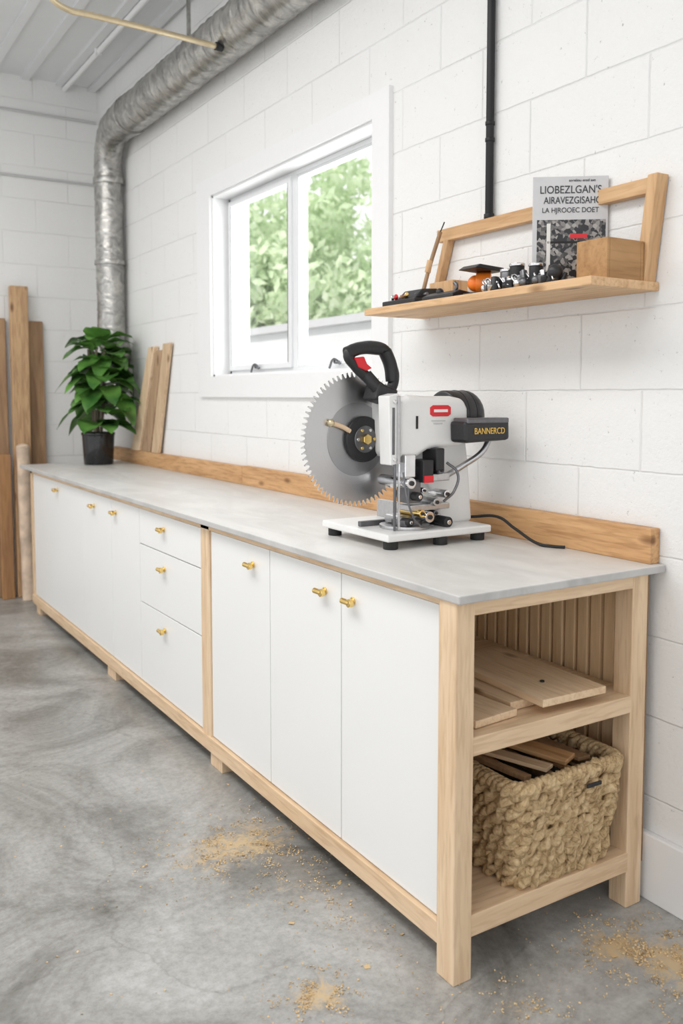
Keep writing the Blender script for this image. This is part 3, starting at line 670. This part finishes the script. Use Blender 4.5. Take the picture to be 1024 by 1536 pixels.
for i,(k,u,v,r_,l_,m_) in enumerate(mech):
    cyl('clamp_knob_%d'%i,(SX(u),2.02+i*.003,SZ(v)),(SX(u),2.02+l_+.05,SZ(v)),r_,m_,sw)
    cyl('clamp_centre_%d'%i,(SX(u),2.015+i*.003,SZ(v)),(SX(u),2.03+i*.003,SZ(v)),r_*.45,M_chrome if m_ is M_black else M_black,sw)
box('red_switch',SX(597),SX(612),2.03,2.09,SZ(716),SZ(684),M_black,sw,bevel=.003)
box('red_switch_cap',SX(598),SX(611),2.026,2.032,SZ(716),SZ(706),M_red,sw,bevel=.001)
box('black_block',SX(616),SX(628),2.03,2.10,SZ(700),SZ(668),M_black,sw,bevel=.004)
box('chrome_block',SX(574),SX(590),2.04,2.10,SZ(708),SZ(675),M_chrome,sw,bevel=.004)
box('bracket',SX(610),SX(642),2.05,2.10,SZ(716),SZ(705),M_steel,sw,bevel=.003)
box('bracket_mid',SX(582),SX(600),2.05,2.11,SZ(745),SZ(712),M_dsteel,sw,bevel=.003)
box('bracket_low',SX(585),SX(642),2.05,2.12,SZ(757),SZ(748),M_steel,sw,bevel=.003)
box('pivot_block',SX(578),SX(640),2.08,2.16,.958,SZ(765),M_steel,sw,bevel=.006)
tube('spring_wire',[(SX(572),2.04,SZ(700)),(SX(574),2.02,SZ(745)),(SX(590),2.02,SZ(775)),(SX(612),2.03,SZ(778))],.003,M_dsteel,sw)
tube('hose',[(SX(640),2.06,SZ(690)),(SX(650),2.04,SZ(705)),(SX(646),2.04,SZ(730)),(SX(630),2.04,SZ(745))],.004,M_dsteel,sw)
tube('power_cord',[(1.76,2.20,.95),(1.80,2.12,.955),(1.82,2.02,.965),(1.81,1.93,.94),(1.82,1.84,.906),(1.83,1.80,.905),(1.85,1.77,.905)],.0045,M_rubber,sw)

# ------------------------------------------------------------ potted plant
pt=empty('potted_plant',(1.65,5.54,.90))
M_pot=simple('black_glazed_pot',(.015,.015,.017),.12,var=.3)
cyl('pot',(0,0,0),(0,0,.19),.09,M_pot,pt,r2=.10,seg=40,bevel=.006)
cyl('pot_rim',(0,0,.183),(0,0,.203),.104,M_pot,pt,seg=40,bevel=.004)
cyl('soil',(0,0,.195),(0,0,.204),.09,simple('soil',(.05,.035,.025),.9),pt)
M_leaf,nt,b=newmat('plant_leaf')
b.inputs['Roughness'].default_value=.35
tc=nt.nodes.new('ShaderNodeTexCoord')
n=nt.nodes.new('ShaderNodeTexNoise'); n.inputs['Scale'].default_value=7; lk(nt,tc.outputs['Object'],n.inputs['Vector'])
r=nt.nodes.new('ShaderNodeValToRGB'); e=r.color_ramp.elements; e[0].position=.35; e[0].color=(.03,.11,.02,1); e[1].position=.68; e[1].color=(.17,.38,.08,1)
lk(nt,n.outputs['Fac'],r.inputs['Fac']); lk(nt,r.outputs['Color'],b.inputs['Base Color'])
bm=bmesh.new()
rnd=random.Random(11)
def leaf(base,dirv,L,Wd,droop):
    d=dirv.normalized(); side=d.cross(Vector((0,0,1)))
    if side.length<.1: side=Vector((1,0,0))
    side.normalize(); nrm=side.cross(d)
    pr=None; n=10
    for i in range(n+1):
        t=i/n; w=Wd*math.sin(math.pi*min(1,t**.8))**.7*(1 if t<1 else 0)+.001
        c=base+d*L*t+Vector((0,0,-droop*L*t*t))
        if c.x>.2: c.x=.2+(c.x-.2)*.1
        fold=.25*w; wv=.006*math.sin(t*14+base.x*90)
        row=[bm.verts.new(c-side*w+nrm*(fold+wv)),bm.verts.new(c-side*w*.5+nrm*fold*.35),bm.verts.new(c),bm.verts.new(c+side*w*.5+nrm*fold*.35),bm.verts.new(c+side*w+nrm*(fold-wv))]
        if pr:
            for k in range(4): bm.faces.new((pr[k],pr[k+1],row[k+1],row[k]))
        pr=row
for i in range(84):
    a=i*2.4+rnd.uniform(-.4,.4); z=.33+.44*(i/84)+rnd.uniform(-.03,.03); rr=rnd.uniform(.01,.08)
    base=Vector((.03+rr*math.cos(a),rr*math.sin(a)-.03,z))
    el=rnd.uniform(-.3,.5)+(.35 if z>.68 else 0)
    leaf(base,Vector((math.cos(a)*math.cos(el),math.sin(a)*math.cos(el),math.sin(el))),rnd.uniform(.16,.23),rnd.uniform(.066,.09),rnd.uniform(.25,.8))
for a,l_ in ((-.9,.28),(-2.2,.24),(-1.5,.24),(.1,.2),(-.4,.26),(-.65,.24)):
    leaf(Vector((0,0,.26)),Vector((math.cos(a),math.sin(a),.12)),l_,.09,.35)
finish('leaves',bm,M_leaf,pt,smooth=True)
for i in range(5):
    a=i*1.3
    tube('stem_%d'%i,[(.02*math.cos(a),.02*math.sin(a),.19),(.04*math.cos(a),.04*math.sin(a),.42),(.05*math.cos(a+.5),.05*math.sin(a+.5),.72)],.008,M_bark,pt)

# ------------------------------------------------------------ leaning boards
def lean(name,yb0,yb1,yt0,yt1,z0,z1,xb,xt,th,mat):
    root=empty(name); bm=bmesh.new()
    co=[(xb,yb0,z0),(xb,yb1,z0),(xt,yt1,z1),(xt,yt0,z1)]
    a=[bm.verts.new(c) for c in co]; b_=[bm.verts.new((c[0]+th,c[1],c[2])) for c in co]
    bm.faces.new(a); bm.faces.new(b_[::-1])
    for i in range(4): bm.faces.new((a[i],b_[i],b_[(i+1)%4],a[(i+1)%4]))
    bmesh.ops.recalc_face_normals(bm,faces=bm.faces)
    finish('plank',bm,mat,root,bevel=.002); return root
lean('leaning_board',5.37,5.52,5.10,5.20,.988,1.625,1.855,1.865,.03,wood('board_pale',(.88,.68,.47),(.78,.56,.36),'z',grain=.3))
lean('leaning_board',5.20,5.35,4.99,5.08,.988,1.60,1.864,1.87,.02,wood('board_brown',(.52,.35,.22),(.40,.26,.16),'z'))
lean('leaning_board',5.06,5.17,4.86,4.97,.988,1.635,1.862,1.87,.02,wood('board_mid',(.70,.52,.34),(.56,.39,.24),'z'))
def post_b(name,x0,x1,xt0,xt1,z1,yb,yt,th,mat,z0=0):
    root=empty(name); bm=bmesh.new()
    co=[(x0,yb,z0),(x1,yb,z0),(xt1,yt,z1),(xt0,yt,z1)]
    a=[bm.verts.new(c) for c in co]; b_=[bm.verts.new((c[0],c[1]+th,c[2])) for c in co]
    bm.faces.new(a); bm.faces.new(b_[::-1])
    for i in range(4): bm.faces.new((a[i],b_[i],b_[(i+1)%4],a[(i+1)%4]))
    bmesh.ops.recalc_face_normals(bm,faces=bm.faces)
    finish('timber',bm,mat,root,bevel=.006); return root
MIDW=wood('timber_mid',(.62,.40,.22),(.42,.25,.13),'z',grain=.6)
post_b('leaning_timber',1.24,1.345,1.255,1.37,2.05,6.02,6.10,.05,MIDW)
rb=empty('birch_pole')
M_birch=simple('birch_bark',(.80,.62,.47),.7,bump=.6,bscale=14,var=.35)
bpth=[(1.29,5.925+.004*k,k*.05) for k in range(21)]
sweep('pole',bpth,lambda s,a:.042+.006*noise.noise(Vector((s*5,math.cos(a),math.sin(a)))),M_birch,rb,seg=20)
ball('pole_top',(1.29,6.005,.995),.042,M_birch,rb,s=(1,1,.6))
post_b('leaning_timber',1.12,1.225,1.12,1.235,1.84,6.08,6.16,.03,WD)
post_b('leaning_timber',1.37,1.47,1.375,1.475,1.83,6.10,6.16,.03,WD)
post_b('leaning_timber',1.00,1.10,1.03,1.13,1.84,6.06,6.15,.03,MIDW)
post_b('leaning_timber',1.14,1.22,1.14,1.22,.95,6.0,6.03,.03,wood('timber_red',(.45,.24,.10),(.3,.15,.07),'z'))

# sawdust flecks on the floor
M_flecks=simple('sawdust_flecks',(.72,.52,.28),.8,var=.3,bscale=8)
rnd=random.Random(21); vs=[];fs=[]
def fleck(px,py,L):
    a=rnd.uniform(0,6.28); i0=len(vs); c=Vector((px,py,.001)); u=Vector((math.cos(a),math.sin(a),0)); w_=Vector((-u.y,u.x,0))
    w=L*rnd.uniform(.3,.9); h_=Vector((0,0,rnd.uniform(.0005,.003)))
    vs.extend([c-u*L-w_*w,c+u*L-w_*w,c+u*L+w_*w+h_,c-u*L+w_*w+h_]); fs.append((i0,i0+1,i0+2,i0+3))
for (px,py,rx,ry,k) in SAW:
    for q in range(int(3000*k*k*min(1,rx*ry*70))):
        x_f=rnd.gauss(px,rx*.75); y_f=rnd.gauss(py,ry*.75)
        if noise.noise(Vector((x_f*22,y_f*22,3)))<rnd.uniform(-.15,.45): continue
        if x_f>1.86: continue
        fleck(x_f,y_f,rnd.uniform(.0008,.0026))
for q in range(260): fleck(rnd.uniform(.4,1.8),rnd.uniform(1.0,3.2),rnd.uniform(.001,.003))
for q in range(14): fleck(rnd.uniform(.9,1.8),rnd.uniform(1.1,2.6),rnd.uniform(.004,.008))
me=bpy.data.meshes.new('sawdust'); me.from_pydata([tuple(v) for v in vs],[],fs); me.materials.append(M_flecks); link(bpy.data.objects.new('sawdust',me))

# ------------------------------------------------------------ light
w=bpy.data.worlds.new('World'); scene.world=w; w.use_nodes=True
nt=w.node_tree; bg=nt.nodes['Background']; bg.inputs[0].default_value=(.98,.99,1,1); bg.inputs[1].default_value=1.34
def area(name,loc,rot,sx,sy,e,col=(1,1,1)):
    l=bpy.data.lights.new(name,'AREA'); l.shape='RECTANGLE'; l.size=sx; l.size_y=sy; l.energy=e; l.color=col
    o=bpy.data.objects.new(name,l); o.location=loc; o.rotation_euler=rot; return link(o)
area('overhead_fill',(-.4,2.6,3.3),(0,0,0),1.2,4.5,95,(1,.98,.95))  # added soft fill lamp under the ceiling, no fixture there
area('window_daylight',(2.3,3.55,1.95),(0,math.radians(90),0),.9,1.4,18,(.97,.99,1))
sl=bpy.data.lights.new('sun','SUN'); sl.energy=3.0; sl.angle=.05; sl.color=(1,.96,.9)
so=bpy.data.objects.new('sun',sl); link(so); so.rotation_euler=Vector((-.62,-.12,.78)).to_track_quat('Z','Y').to_euler(); so.location=(-8,0,10)

# ------------------------------------------------------------ camera
f=1327.; p=math.atan(97/1327.); yaw=math.atan(828/1327.)
cd=bpy.data.cameras.new('camera'); cam=bpy.data.objects.new('camera',cd); link(cam)
cam.location=(0,0,1.334)
cam.rotation_euler=(math.pi/2-p,0,-yaw)
cd.sensor_fit='VERTICAL'; cd.sensor_height=36; cd.lens=36*f/1536.; cd.shift_y=-78/1536.
cd.clip_start=.05
cd.dof.use_dof=True; cd.dof.focus_distance=2.6; cd.dof.aperture_fstop=3.2
scene.camera=cam
